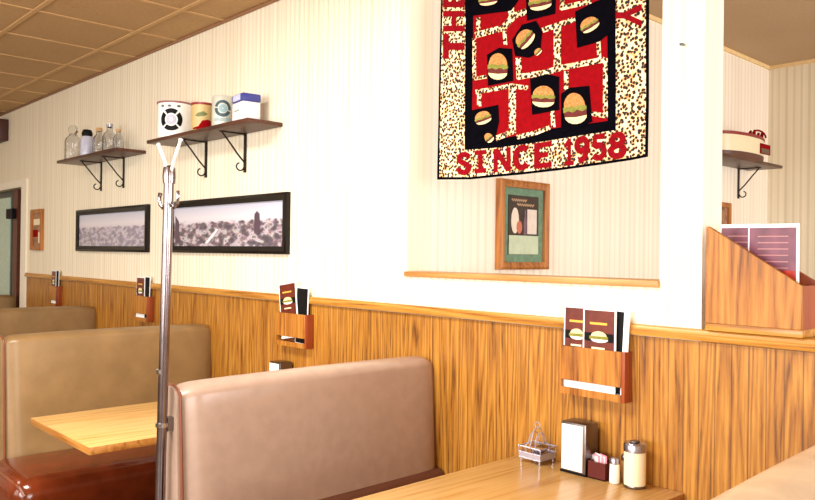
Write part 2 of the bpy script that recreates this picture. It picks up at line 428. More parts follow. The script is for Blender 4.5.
for p, w in (([(479, 19), (479, 34)], 4), ([(478, 35), (504, 28), (515, 16), (526, 12)], 6), ([(511, -14), (512, 16)], 6), ([(505, 30), (506, 44)], 3.5),
             ([(475, 40), (475, 79), (486, 77)], 3.5), ([(478, 92), (496, 89), (512, 86), (527, 88)], 4.5), ([(480, 94), (480, 105)], 4), ([(513, 89), (513, 131)], 7),
             ([(519, 60), (520, 77), (545, 73), (562, 68), (604, 60)], 5.5), ([(545, 30), (574, 20)], 5), ([(558, 28), (558, 68)], 7), ([(599, 42), (600, 60)], 4), ([(606, 60), (606, 116), (594, 114)], 4.5),
             ([(567, 73), (567, 92)], 4.5), ([(498, 138), (513, 132)], 5), ([(519, 137), (536, 133), (549, 128)], 4.5), ([(553, 112), (554, 126)], 4), ([(562, -10), (563, 8), (590, 2)], 5)):
    strip(p, w)
def patch(pts, burgers):
    bm = bmesh.new(); qpoly(bm, pts, .0045, .0055)
    pt = obj('burger_square', bm, qblack, q, smooth=False)
    for (cx, cy, w, h, a) in burgers:
        w *= 1.06; h *= 1.02
        bm = bmesh.new()
        def pl(sh, mi, d):
            ca, sa = math.cos(a), math.sin(a)
            qpoly(bm, [(cx+x*w/2*ca-y*h/2*sa, cy+x*w/2*sa+y*h/2*ca) for x, y in sh], .0055, .0055+d, mi)
        dome = [(math.cos(t)*.92, -.12+math.sin(t)*.86) for t in [PI+PI*i/10 for i in range(11)]]
        base = [(math.cos(t)*.95, .42+math.sin(t)*.52) for t in [PI*i/8 for i in range(9)]]
        wavy = [(-1.0, -.12), (-.5, -.2), (0, -.12), (.5, -.2), (1.0, -.1), (1.0, .1), (.6, .2), (.2, .08), (-.2, .22), (-.6, .1), (-1, .2)]
        pat = [(-.98, .12), (0, .05), (.98, .1), (.94, .46), (0, .52), (-.94, .46)]
        pl(base, 1, .0008); pl(pat, 2, .0011); pl(wavy, 3, .0014); pl(dome, 0, .0008)
        obj('burger_print', bm, [bun_m, bunlt_m, patty_m, lett_m], pt, smooth=False)
patch([(466, -16), (519, -16), (519, 1), (512, 11), (466, 17)], [(489, 0, 18, 12, -.15)])
patch([(526, -16), (557, -16), (556, 14), (528, 21)], [(541, 2, 22, 18, -.2)])
patch([(523, 25), (537, 21), (543, 32), (541, 52), (530, 58), (516, 56), (513, 40)], [(526, 39, 20, 16, -.85), (539, 52, 8, 6, -.8)])
patch([(488, 55), (500, 48), (513, 49), (514, 81), (489, 86)], [(499, 67, 19, 27, .02)])
patch([(576, 12), (596, 2), (616, -6), (616, 30), (606, 37), (600, 42), (578, 48)], [(590.5, 25, 19, 14, -.55)])
patch([(531, 79), (548, 74), (560, 77), (560, 110), (533, 115)], [(544.5, 97, 22, 22, .03)])
patch([(562, 94), (570, 88), (590, 86), (593, 122), (562, 134)], [(576, 109, 22, 32, -.12)])
patch([(466, 112), (484, 108), (499, 105), (500, 121), (496, 139), (468, 146)], [(484, 118, 16, 13, -.35), (490, 138, 8, 10, -.7)])
patch([(492, -28), (514, -34), (514, -62), (492, -56)], [(503, -45, 17, 22, .05)])
patch([(560, -24), (584, -30), (584, -60), (560, -54)], [(572, -42, 20, 20, -.2)])
# red letters
def glyph(ch):
    if ch == 'I':
        return [[(0, 0), (1, 0), (1, .2), (.68, .2), (.68, .8), (1, .8), (1, 1), (0, 1), (0, .8), (.32, .8), (.32, .2), (0, .2)]]
    if ch == '1':
        return [[(0, 0), (1, 0), (1, .17), (.7, .17), (.7, 1), (.4, 1), (.0, .82), (.0, .66), (.34, .74), (.34, .17), (0, .17)]]
    if ch == 'H': return [[(0, 0), (.28, 0), (.28, .4), (.72, .4), (.72, 0), (1, 0), (1, 1), (.72, 1), (.72, .6), (.28, .6), (.28, 1), (0, 1)]]
    if ch == 'T': return [[(.36, 0), (.64, 0), (.64, .74), (1, .74), (1, 1), (0, 1), (0, .74), (.36, .74)]]
    if ch == 'E': return [[(0, 0), (1, 0), (1, .2), (.3, .2), (.3, .4), (.8, .4), (.8, .6), (.3, .6), (.3, .8), (1, .8), (1, 1), (0, 1)]]
    if ch == 'Y': return [[(.36, 0), (.64, 0), (.64, .42), (1, 1), (.72, 1), (.5, .62), (.28, 1), (0, 1), (.36, .42)]]
    if ch == 'N': return [[(0, 0), (.24, 0), (.24, .62), (.74, 0), (1, 0), (1, 1), (.76, 1), (.76, .4), (.26, 1), (0, 1)]]
    return None
def letter(ch, bl, br, tr, tl, name):
    """places one letter in a four-cornered cell of the quilt"""
    def mp(u, v):
        x = (bl[0]*(1-u)+br[0]*u)*(1-v)+(tl[0]*(1-u)+tr[0]*u)*v
        y = (bl[1]*(1-u)+br[1]*u)*(1-v)+(tl[1]*(1-u)+tr[1]*u)*v
        return (x, y)
    g = glyph(ch)
    if g:
        bm = bmesh.new()
        for poly in g: qpoly(bm, [mp(u, v) for u, v in poly], .0012, .0030)
        return obj('red_letter', bm, qred2, q, smooth=False)
    arc = lambda cx, cy, rx, ry, a0, a1, n=12: [(cx+rx*math.cos(math.radians(a0+(a1-a0)*k/n)), cy+ry*math.sin(math.radians(a0+(a1-a0)*k/n))) for k in range(n+1)]
    ST_ = {'S': [[(.88, .74)]+arc(.5, .72, .36, .17, 10, 225, 10)+arc(.5, .29, .37, .18, 60, -190, 12)],
           'C': [arc(.5, .5, .38, .40, 42, 318, 16)],
           '9': [arc(.48, .68, .34, .21, 0, 360, 16), [(.83, .72), (.80, .42), (.62, .18), (.28, .10)]],
           '5': [[(.86, .90), (.24, .90), (.20, .56)]+arc(.46, .34, .38, .24, 120, -150, 12)],
           '8': [arc(.5, .70, .30, .19, 0, 360, 16), arc(.5, .29, .37, .20, 0, 360, 16)]}[ch]
    A = 1.45                      # letters are taller than wide
    bm = bmesh.new()
    for line in ST_:
        P = [Vector((u, v*A)) for u, v in line]
        closed = (P[0]-P[-1]).length < 1e-4
        W_ = .17
        offs = []
        for k, p in enumerate(P):
            a = P[k-1] if k else (P[-2] if closed else p); b = P[k+1] if k < len(P)-1 else (P[1] if closed else p)
            d = (b-a).normalized(); offs.append(Vector((-d.y, d.x))*W_)
        for k in range(len(P)-1):
            c = [P[k]+offs[k], P[k+1]+offs[k+1], P[k+1]-offs[k+1], P[k]-offs[k]]
            qpoly(bm, [mp(v.x, v.y/A) for v in c], .0012, .0030+.00006*(k % 5)+(.0004 if line is ST_[-1] else 0))
    return obj('red_letter', bm, qred2, q, smooth=False)
for ch, x0, x1, yt0, yt1, yb0, yb1 in (('S', 457.5, 471, 152.5, 151.5, 175.5, 174.5), ('I', 475, 486.5, 151, 149.5, 173.5, 172.5), ('N', 494, 511, 149, 147, 172.5, 171),
        ('C', 514, 531, 146, 144, 171, 169), ('E', 534.5, 552, 143.5, 141, 169, 167), ('1', 565, 574, 139.5, 138, 166, 165), ('9', 575, 590, 137, 135, 164.5, 162.5), ('5', 592, 607, 135, 133, 161.5, 159.5), ('8', 609, 626.5, 133, 130.5, 159.5, 157.5)):
    letter(ch, (x0, yb0), (x1, yb1), (x1, yt1), (x0, yt0), ch)
# side lettering turned on end: left border reads upward, right border downward
def up(ch, y0, y1, x0=443.5, x1=465): letter(ch, (x1, y0), (x1, y1), (x0, y1), (x0, y0), ch)
def down(ch, y0, y1, x0=612.5, x1=642): letter(ch, (x0, y0), (x0, y1), (x1, y1), (x1, y0), ch)
up('T', 59, 34); up('H', 31.5, 11); up('E', 7.5, -12)
down('Y', 4, 27)
boxo('hanging_rod', -.47, .47, -.012, .0, TOPZ-QO.z-.004, TOPZ-QO.z+.014, dark_wood, q, r=.004).location.y = .012
for sx in (-.4, .38):
    boxo('rod_bracket', sx, sx+.02, -.006, .0345, TOPZ-QO.z-.002, TOPZ-QO.z+.018, iron_m, q)

# ------------------------------------------------------------------ framed pictures
def framed(name, label, cat, X0, X1, Z0, Z1, fw, fd, fm, pic, group=None, plane='Y', base=0, mat=None, mw=0):
    """picture frame flat on a wall; returns the thing and the local box of its picture"""
    w, h = X1-X0, Z1-Z0
    t = thing(name, label, cat, ((X0+X1)/2, base, (Z0+Z1)/2) if plane == 'Y' else (base, (X0+X1)/2, (Z0+Z1)/2), group, 0 if plane == 'Y' else PI/2)
    bm = bmesh.new()
    o = [(-w/2, -h/2), (w/2, -h/2), (w/2, h/2), (-w/2, h/2)]
    i_ = [(-w/2+fw, -h/2+fw), (w/2-fw, -h/2+fw), (w/2-fw, h/2-fw), (-w/2+fw, h/2-fw)]
    m_ = [(-w/2+fw*.35, -h/2+fw*.35), (w/2-fw*.35, -h/2+fw*.35), (w/2-fw*.35, h/2-fw*.35), (-w/2+fw*.35, h/2-fw*.35)]
    R = []
    for ring, d in ((o, 0), (o, fd*.8), (m_, fd), (i_, fd*.75), (i_, fd*.3), (i_, 0)):
        R.append([bm.verts.new((x, -d, z)) for x, z in ring])
    for a, b in zip(R, R[1:]+[R[0]]):
        for k in range(4): bm.faces.new((a[k], a[(k+1) % 4], b[(k+1) % 4], b[k]))
    obj('picture_border', bm, fm, t)
    if mat:
        boxo('mat_board', -w/2+fw, w/2-fw, -fd*.35, 0, -h/2+fw, h/2-fw, mat, t, smooth=False)
        p = boxo('print', -w/2+fw+mw, w/2-fw-mw, -fd*.45, -fd*.35, -h/2+fw+mw*.9, h/2-fw-mw*.9, pic, t, smooth=False)
    else:
        p = boxo('photograph', -w/2+fw, w/2-fw, -fd*.35, 0, -h/2+fw, h/2-fw, pic, t, smooth=False)
    return t, p
f2, p2 = framed('panorama_picture', 'black framed panoramic town photograph with a tower, right of the chrome pole', 'framed picture', -4.31, -3.075, 1.416, 1.716, .038, .028, frame_m, city('town_panorama', 3.1, 1.45, 1.68, .12), 'panoramic pictures on the wall')
bm = bmesh.new()
def lp(x, y): p = wy(x, y, -.0105); p.y = -.0099; return p-f2.location
prism(bm, [lp(*c) for c in ((205, 243), (208, 243), (218.5, 229), (216.5, 229))], (0, -.0012, 0))
obj('white_road', bm, plain('road_print', srgb(240, 236, 240), .3), p2, smooth=False)
bm = bmesh.new()
prism(bm, [lp(*c) for c in ((254, 233), (260, 233), (259.5, 213.5), (257, 211), (254.5, 214)) ], (0, -.0012, 0))
tw = plain('tower_print', srgb(84, 66, 80), .3)
obj('dark_tower', bm, tw, p2, smooth=False)
bm = bmesh.new()
prism(bm, [lp(*c) for c in ((175.5, 243), (179, 243), (179, 222), (175.5, 216))], (0, -.0012, 0))
obj('dark_tower', bm, tw, p2, smooth=False)
f1, p1 = framed('panorama_picture', 'black framed hazy panoramic photograph below the shelf of glass jars', 'framed picture', -5.83, -4.615, 1.414, 1.716, .038, .028, frame_m, city('hazy_panorama', 9.4, 1.45, 1.68, .45), 'panoramic pictures on the wall')
for o in (f1, f2): o.pop('group') if False else None
small_print = plain('small_print', srgb(150, 108, 80), .4, var=.5, vs=26)
f0, p0 = framed('small_picture', 'small upright wooden framed picture beside the far door', 'framed picture', -6.87, -6.60, 1.415, 1.755, .035, .03, frame_oak, small_print)
for (a, b_, c, d, m) in ((-.09, .09, .04, .09, cream_m), (-.1, .02, -.06, .0, qred), (.03, .1, -.11, -.02, cream_m)):
    boxo('pale_patch', a, b_, -.0125, -.0105, c, d, m, p0, smooth=False)
# framed vintage style print on the side wall behind the opening
green_mat = plain('green_mat_board', srgb(104, 138, 112), .6, var=.18, vs=50)
darkpic = plain('dark_print', srgb(46, 30, 24), .4, var=.3)
fc, pc = framed('vintage_print', 'wood framed print with a green mat, on the side wall behind the opening', 'framed picture', .541, .906, 1.360, 1.770, .034, .035, frame_oak, darkpic, plane='X', base=XB, mat=green_mat, mw=.038)
W, H = .365, .41
def cb(n, x0, x1, z0, z1, m, d=.0165): return boxo(n, x0, x1, -d-.0012, -.0157, z0, z1, m, pc, smooth=False)
cb('caption_panel', -.108, .108, -.135, -.048, plain('pale_green_print', srgb(190, 204, 176), .5))
cb('white_panel', .025, .095, -.04, .075, plain('panel_print', srgb(220, 206, 196), .5))
bm = bmesh.new(); prism(bm, [(-.02+.028*math.cos(t)-.045, -.0157, .02+.06*math.sin(t)) for t in [2*PI*i/14 for i in range(14)]], (0, -.0015, 0)); obj('pale_figure', bm, plain('figure_print', srgb(226, 212, 196), .5), pc, smooth=False)
bm = bmesh.new(); prism(bm, [(-.035+.02*math.cos(t), -.0172, -.01+.03*math.sin(t)) for t in [2*PI*i/14 for i in range(14)]], (0, -.0012, 0)); obj('rosy_figure', bm, plain('rosy_print', srgb(196, 110, 84), .5), pc, smooth=False)
bm = bmesh.new(); prism(bm, [(x, -.0157, z) for x, z in ((-.002, -.045), (.02, -.045), (.02, .02), (.013, .045), (.013, .07), (.004, .07), (.004, .045), (-.002, .02))], (0, -.0025, 0)); obj('bottle_shape', bm, plain('bottle_print', srgb(110, 84, 96), .5), pc, smooth=False)
bm = bmesh.new()
for z0, x0, x1 in ((.108, -.09, .02), (.088, -.05, .075)):
    n = 22
    up_ = [(x0+(x1-x0)*i/n, z0+.006*math.sin(i*2.1)+.004) for i in range(n+1)]
    for (xa, za), (xb, zb) in zip(up_, up_[1:]):
        prism(bm, [(xa, -.0157, za), (xb, -.0157, zb), (xb, -.0157, zb+.005), (xa, -.0157, za+.005)], (0, -.001, 0))
obj('script_line', bm, plain('script_print', srgb(206, 170, 130), .5), pc, smooth=False)
# frame half hidden by the wall end
framed('small_picture', 'narrow wooden frame edge under the right-hand shelf, mostly hidden by the white wall end', 'framed picture', 2.45, 2.885, 1.36, 1.785, .03, .03, frame_oak, small_print, plane='X', base=XB)

# ------------------------------------------------------------------ shelves
def bracket(parent, x, y=0, z=0, s=.20, d=.15):
    """scroll shelf bracket: back bar on the wall, arm under the board, brace and curl"""
    bm = bmesh.new()
    quad_box(bm, x-.009, x+.009, -.008, 0, z-s, z)
    quad_box(bm, x-.007, x+.007, -d, 0, z-.006, z)
    tube(bm, [(x, -d*.92, z-.006), (x, -d*.62, z-s*.28), (x, -d*.3, z-s*.56), (x, -.004, z-s*.76)], .0045, 8)
    tube(bm, [(x, -.03+.022*math.cos(t)-.002, z-s*.86+.020*math.sin(t)) for t in [-.1-4.3*i/12 for i in range(13)]], .004, 8)
    return obj('shelf_bracket', bm, iron_m, parent)
def shelf(label, X0, X1, zb, dep, brs, plane='Y', base=0, dk=dark_wood):
    t = thing('wall_shelf', label, 'shelf', ((X0+X1)/2, base, zb) if plane == 'Y' else (base, (X0+X1)/2, zb), None, 0 if plane == 'Y' else PI/2)
    w = (X1-X0)/2
    bm = bmesh.new(); quad_box(bm, -w, w, -dep, 0, 0, .02); bevel(bm, .004, 2)
    obj('board', bm, dk, t)
    for b in brs: bracket(t, b-(X0+X1)/2)
    return t
shelf('dark wooden shelf on iron scroll brackets holding old cans', wy(146.5, 140, -.2).x, -3.15, 2.038, .20, (-3.905, -3.49))
shelf('dark wooden shelf on iron scroll brackets holding clear glass jars', wy(56.5, 161.5, -.2).x, -4.69, 2.040, .20, (-5.408, -5.025))
shelf('dark shelf in the room behind, holding a cream and red oval tin', 2.2, 3.20, 2.025, .225, (3.033, 2.4), 'X', XB)
ST = 2.0585
# cans
def can(name, label, X, Y, r, h, parts, rz=0, Z=ST, group='old food tins on the shelf'):
    t = thing(name, label, 'tin', (X, Y, Z), group, rz)
    for n, prof, m in parts:
        bm = bmesh.new(); lathe(bm, prof, n=40); obj(n, bm, m, t)
    return t
def onto(t, name, r, outline, m, a0=0, rad=0.0012):
    """wraps a flat outline (arc length, height) round a can of radius r, facing angle a0"""
    bm = bmesh.new()
    # split outline into narrow columns so it follows the curve
    vf = [bm.verts.new((u, 0, v)) for u, v in outline]
    bm.faces.new(vf)
    us = [u for u, _ in outline]
    k = int((max(us)-min(us))/.012)+1
    for i in range(1, k):
        c = min(us)+(max(us)-min(us))*i/k
        bmesh.ops.bisect_plane(bm, geom=bm.verts[:]+bm.edges[:]+bm.faces[:], plane_co=(c, 0, 0), plane_no=(1, 0, 0))
    ex = bmesh.ops.extrude_face_region(bm, geom=bm.faces[:])
    newv = set(g for g in ex['geom'] if isinstance(g, bmesh.types.BMVert))
    for v in bm.verts:
        u, z = v.co.x, v.co.z
        rr = r+(rad if v in newv else -.0005)
        v.co = Vector((rr*math.cos(a0+u/r), rr*math.sin(a0+u/r), z))
    return obj(name, bm, m, t)
def facing(X, Y): return math.atan2(CAM.y-Y, CAM.x-X)
red_rim = plain('red_rim', srgb(140, 30, 34), .4)
x1 = wy(175.5, 118, -.1).x
c1 = can('food_tin', 'large white tin pail with a black ring emblem, leftmost of the tins', x1, -.105, .094, .2, [
    ('tin_body', [(0, 0), (.091, 0), (.094, .003), (.094, .198), (.09, .2), (.0, .2)], white_m),
    ('rim', [(.0945, .193), (.098, .194), (.098, .203), (.089, .204), (.089, .197)], plain('grey_pink_rim', srgb(150, 96, 96), .4))])
a = facing(x1, -.105)-.2
ring = lambda ro, ri, cz, t0, t1, n=20: [(ro*math.cos(t0+(t1-t0)*i/n), cz+ro*math.sin(t0+(t1-t0)*i/n)) for i in range(n+1)] + [(ri*math.cos(t1-(t1-t0)*i/n), cz+ri*math.sin(t1-(t1-t0)*i/n)) for i in range(n+1)]
for t0, t1 in ((-.65, .75), (.95, 2.2), (2.4, 3.8), (4.0, 5.45)):
    onto(c1, 'emblem_ring', .094, ring(.062, .036, .098, t0, t1, 12), black_m, a)
onto(c1, 'emblem_disc', .094, ring(.028, .010, .098, 0, 2*PI-.01, 20), plain('grey_ink', srgb(196, 190, 206), .5), a)
for u in (-.052, -.01, .04): onto(c1, 'emblem_dot', .094, [(u+.011*math.cos(k*PI/4), .174+.007*math.sin(k*PI/4)) for k in range(8)], plain('green_grey_ink', srgb(92, 104, 92), .5), a)
x2 = wy(204, 113, -.1).x
c2 = can('food_tin', 'small yellow tin with a red label band and dark red rim', x2, -.11, .056, .155, [
    ('tin_body', [(0, 0), (.054, 0), (.056, .003), (.056, .152), (.0, .152)], plain('straw_yellow', srgb(206, 178, 118), .4)),
    ('rim', [(.0562, .144), (.059, .145), (.059, .156), (.05, .157), (.05, .148)], red_rim)])
a = facing(x2, -.11)
onto(c2, 'red_band', .056, [(-.055, .02), (-.02, .028), (.0, .058), (.03, .066), (.05, .06), (.05, .016), (-.055, .012)], qred, a)
onto(c2, 'green_mark', .056, [(-.04, .085), (-.02, .1), (.005, .108), (.03, .094), (.01, .084), (-.02, .078)], plain('olive_ink', srgb(110, 116, 60), .5), a)
x3 = wy(224.5, 109, -.1).x
c3 = can('food_tin', 'pale silver green tin with a round dark green emblem', x3, -.11, .055, .165, [
    ('tin_body', [(0, 0), (.053, 0), (.055, .003), (.055, .155), (.049, .165), (.0, .165)], plain('pale_silver', srgb(206, 206, 192), .35, .2)),
    ('rim', [(.0552, .0), (.0565, .001), (.0565, .007), (.0552, .008)], steel_lid)])
a = facing(x3, -.11)
tg = plain('teal_ink', srgb(52, 78, 84), .5)
onto(c3, 'emblem_ring', .055, ring(.043, .028, .095, -.2, 2.9, 14), tg, a)
onto(c3, 'emblem_ring', .055, ring(.043, .026, .095, 3.1, 5.9, 14), tg, a)
onto(c3, 'emblem_disc', .055, ring(.022, .004, .095, 0, 2*PI-.01, 14), plain('pale_teal_ink', srgb(140, 172, 176), .5), a)
onto(c3, 'lower_band', .055, [(-.045, .03), (.045, .03), (.045, .048), (-.045, .048)], plain('pale_teal_ink2', srgb(160, 176, 172), .5), a)
# white carton with a blue lid
xb = wy(247.5, 110, -.1).x
c4 = thing('food_tin', 'square white container with a blue lid, rightmost on the shelf of tins', 'tin', (xb, -.11, ST), 'old food tins on the shelf', rz=-.12)
boxo('container_body', -.064, .064, -.045, .05, 0, .10, plain('white_carton', srgb(236, 230, 236), .4, var=.02), c4, r=.006)
boxo('lid', -.066, .066, -.047, .052, .10, .140, plain('blue_lid', srgb(54, 62, 140), .35), c4, r=.008)
boxo('pale_lid_label', -.045, .04, -.0485, -.047, .106, .134, plain('lid_label', srgb(196, 200, 230), .5), c4, smooth=False)
boxo('faint_print', -.03, .025, -.0465, -.045, .055, .062, plain('faint_ink', srgb(150, 170, 150), .5), c4, smooth=False)
# jars
def jar(label, px, r, h, kind):
    X = wy(px, 145, -.1).x
    t = thing('glass_jar', label, 'jar', (X, -.11, ST+.002), 'glass jars on the far shelf')
    g = glass_m
    if kind == 'ball':
        prof = [(0, .003), (r*.92, 0), (r, .01), (r, h*.72), (r*.9, h*.84), (r*.55, h*.93), (r*.5, h), (r*.44, h), (r*.5, h*.92), (r*.84, h*.82), (r*.93, h*.7), (r*.93, .012), (0, .01)]
        bm = bmesh.new(); lathe(bm, prof); obj('jar_body', bm, g, t)
        bm = bmesh.new(); R_ = r*.62
        lathe(bm, [(r*.42, h-.01), (r*.42, h+.004)] + [(R_*math.sin(k), h+R_*.95-R_*math.cos(k)) for k in [.5+ (PI-.5)*i/10 for i in range(11)]]); obj('stopper', bm, g, t)
    elif kind == 'filled':
        bm = bmesh.new(); lathe(bm, [(0, 0), (r*.95, 0), (r, .008), (r, h*.66), (r*.8, h*.78), (0, h*.78)]); obj('jar_body', bm, plain('frosted_grey_jar', srgb(188, 190, 208), .25), t)
        bm = bmesh.new(); lathe(bm, [(r*.7, h*.76), (r*.78, h*.78), (r*.84, h*.9), (r*.6, h*1.02), (0, h*1.05)]); obj('black_cap', bm, black_m, t)
    else:
        prof = [(0, .003), (r*.9, 0), (r, .008), (r, h*.6), (r*.8, h*.74), (r*.42, h*.84), (r*.4, h), (r*.34, h), (r*.36, h*.83), (r*.74, h*.73), (r*.92, h*.58), (r*.92, .01), (0, .008)]
        bm = bmesh.new(); lathe(bm, prof); obj('jar_body', bm, g, t)
        bm = bmesh.new(); lathe(bm, [(0, h*.96), (r*.34, h*.96), (r*.46, h*1.0), (r*.46, h*1.12), (0, h*1.14)]); obj('stopper', bm, plain('cork_'+kind, srgb(190, 150, 100), .6) if kind == 'cork' else steel_lid, t)
jar('tall clear jar with a round glass stopper, leftmost on the far shelf', 74.5, .056, .19, 'ball')
jar('frosted grey jar with a black cap on the far shelf', 88.5, .044, .19, 'filled')
jar('clear flask with a cork, third from the left on the far shelf', 100.5, .043, .165, 'cork')
jar('clear bottle with a metal cap, fourth from the left on the far shelf', 111, .045, .17, 'metal')
jar('small clear flask at the right end of the far shelf', 120, .034, .125, 'cork')
# oval tin on the right-hand shelf
ot = thing('oval_tin', 'cream oval tin with a red rim and label on the right-hand shelf', 'tin', (XB+.115, 2.78, 2.0455))
def oval(name, prof, m):
    bm = bmesh.new(); lathe(bm, prof, n=44, sx=.33, sy=1); return obj(name, bm, m, ot)
oval('tin_body', [(0, 0), (.26, 0), (.29, .02), (.295, .035), (.30, .145), (0, .145)], cream_m)
oval('dark_base', [(.262, 0), (.292, .0), (.299, .03), (.299, .04), (.288, .04)], plain('brown_base', srgb(92, 50, 34), .5))
oval('red_rim', [(.302, .14), (.31, .143), (.31, .156), (.298, .16), (.285, .152), (.0, .150)], red_rim)
boxo('red_label', .0945, .1, .09, .24, .05, .115, qred, ot).rotation_euler = (0, 0, .0)
boxo('dark_label', .088, .0975, .10, .22, .055, .085, plain('green_brown', srgb(96, 80, 60), .5), ot).location = (.004, 0, .0)
bm = bmesh.new()
tube(bm, [(.09, .12+.1*math.cos(t)-.03, .16+.035*math.sin(t)) for t in [PI*i/8 for i in range(9)]], .006)
for k in range(4): tube(bm, [(.05, .02+.06*k, .158), (.06, .03+.06*k, .185+.012*(k % 2)), (.05, .045+.06*k, .158)], .009)
obj('bow', bm, qred2, ot)

# small hook screwed into the white wall end
hk = wy(683, 45, 0)
hb = thing('wall_hook', 'tiny dark screw hook high on the white wall beside the quilt', 'hook', (hk.x, 0, hk.z))
bm = bmesh.new(); tube(bm, [(-.006, 0, .002), (-.004, -.008, .002), (.004, -.012, 0), (.008, -.01, -.004)], .0035); obj('hook_wire', bm, plain('grey_metal', srgb(110, 118, 124), .4, .6), hb)

# loudspeaker at far left, high by the ceiling
sp = thing('wall_speaker', 'dark box mounted high on the wall above the far door', 'speaker', (-7.86, 0, 2.41))
boxo('cabinet', -.25, .262, -.08, 0, 0, .195, plain('dark_red_brown', srgb(72, 36, 28), .5), sp, r=.008)
boxo('black_grille', -.225, .215, -.086, -.08, .025, .17, black_m, sp)

# ------------------------------------------------------------------ menus and their wall racks
menu_cover = plain('brown_menu_print', srgb(100, 34, 18), .35, var=.35, vs=26)
def menu(label, loc, w, h, rot, cover='burger', group=None):
    """white bordered folded menu standing upright, front face toward -Y, base at the origin"""
    t = thing('menu', label, 'menu', loc, group); t.rotation_euler = rot
    boxo('card', 0, w, -.0018, .0018, 0, h, paper_m, t, smooth=False)
    b = w*.05
    if cover == 'burger':
        c = boxo('cover_print', b, w-b, -.003, -.0018, .055, h-b*1.1, menu_cover, t, smooth=False)
        zc = h*.66
        boxo('title_line', w*.22, w*.74, -.0036, -.003, zc+.040, zc+.047, plain('yellow_ink', srgb(232, 176, 70), .4), c, smooth=False)
        boxo('title_line', w*.28, w*.68, -.0036, -.003, zc-.036, zc-.030, cream_m, c, smooth=False)
        boxo('black_band', b, w-b, -.0036, -.003, zc-.012, zc+.014, black_m, c, smooth=False)
        bm = bmesh.new()
        E_ = lambda cx, cz, rx, rz, t0, t1: [(cx+rx*math.cos(t0+(t1-t0)*i/10), -.0036, cz+rz*math.sin(t0+(t1-t0)*i/10)) for i in range(11)]
        prism(bm, E_(w*.5, zc+.004, w*.24, .016, 0, PI), (0, -.001, 0), 0)
        prism(bm, E_(w*.52, zc-.005, w*.26, .010, PI, 2*PI), (0, -.001, 0), 1)
        prism(bm, [(w*.22, -.0036, zc-.005), (w*.78, -.0036, zc-.004), (w*.78, -.0036, zc+.005), (w*.22, -.0036, zc+.004)], (0, -.0016, 0), 2)
        obj('burger_picture', bm, [bunlt_m, white_m, lett_m], c, smooth=False)
    elif cover == 'dark':
        boxo('cover_print', b, w-b, -.003, -.0018, .01, h-b*1.1, black_m, t, smooth=False)
    return t
def rack(label, X0, X1, z0=.985, z1=1.138):
    w = X1-X0
    t = thing('menu_rack', label, 'menu rack', (X0, -.008, z0), 'oak menu racks on the panelling')
    h = z1-z0
    bm = bmesh.new(); quad_box(bm, .004, w-.012, -.044, -.038, .045, h); bevel(bm, .0015, 1); obj('front_panel', bm, box_m, t)
    boxo('side_panel', w-.012, w, -.044, 0, 0, h, boxside_m, t, r=.0015, label='reddish side panel')
    boxo('side_panel', 0, .004, -.044, 0, 0, h, box_m, t)
    bm = bmesh.new(); quad_box(bm, .004, w-.012, -.044, 0, 0, .012); quad_box(bm, .004, w-.012, -.044, -.038, .012, .022); obj('bottom_lip', bm, box_m, t)
    boxo('back_panel', .004, w-.012, -.004, 0, .012, h, plain('rack_back', srgb(120, 62, 24), .6), t)
    return t
G = 'menus standing in the wall racks'
def rx(px, Y=-.052): return wy(px, 370, Y).x
R1 = rack('oak menu rack above the nearest table, holding two burger menus', rx(560), rx(632.5, -.008))
mz = .9975
def rm(px, Y): return wy(px, 330, Y).x
menu('white bordered burger menu, left of two in the nearest wall rack', (rm(564, -.0345), -.0345, mz), .10, .268, (-.01, 0, 0), group=G)
menu('white bordered burger menu, right of two in the nearest wall rack', (rm(583, -.0405), -.0405, mz), .118, .266, (-.01, 0, 0), group=G)
menu('thin dark menu with a white edge at the right end of the nearest wall rack', (rm(608, -.0285), -.0285, mz), .048, .264, (-.005, .04, .0), 'dark', group=G)
menu('narrow white menu edge, rightmost in the nearest wall rack', (rm(621, -.0345), -.0345, mz), .018, .262, (-.005, .045, .0), 'none', group=G)
def small_rack(pa, pb, lab, ml, m2, tilt):
    x0, x1 = rx(pa), wy(pb, 320, -.008).x
    rack(lab, x0, x1, .985, 1.14)
    w = x1-x0
    menu(ml, (x0+.012 + (.02 if tilt else 0), -.039, mz+(.016 if tilt else 0)), w*.58, .262, (-.01, tilt, 0), group=G)
    menu(m2, (x1-.115, -.0305, mz), .092, .268, (-.01, .03, 0), 'dark', group=G)
small_rack(275.5, 314, 'oak menu rack beside the second booth back', 'burger menu tilted left in the rack beside the second booth back', 'dark thin menu at the right in the rack beside the second booth back', -.14)
small_rack(132.6, 154, 'oak menu rack just left of the chrome pole', 'menu at the left in the rack just left of the chrome pole', 'white edged menu at the right in the rack just left of the chrome pole', 0)
small_rack(48, 62, 'oak menu rack farthest away, near the far door', 'menu at the left in the farthest rack', 'white edged menu at the right in the farthest rack', 0)

# ------------------------------------------------------------------ sloping rack on the half wall
sr = thing('sloped_menu_rack', 'tall sloped oak rack standing on the half wall by the white wall end', 'menu rack', (wy(705.2, 300, -.03).x, 0, 1.2235))
zt0, zt1, wR = 1.512-1.2235, 1.360-1.2235, wy(802, 300, -.03).x-wy(705.2, 300, -.03).x
bm = bmesh.new(); prism(bm, [(0, -.030, .02), (wR, -.030, .02), (wR, -.030, zt1-.002), (wR-.01, -.030, zt1), (.01, -.030, zt0), (0, -.030, zt0)], (0, .012, 0)); bevel(bm, .0015, 1)
obj('front_panel', bm, box_m, sr)
bm = bmesh.new(); prism(bm, [(.024, .09, .02), (wR, .09, .02), (wR, .09, zt1), (.024, .09, zt0-.012)], (0, .012, 0)); obj('back_panel', bm, boxside_m, sr)
boxo('end_panel', wR-.012, wR, -.018, .09, .02, zt1-.004, boxside_m, sr, label='reddish end panel')
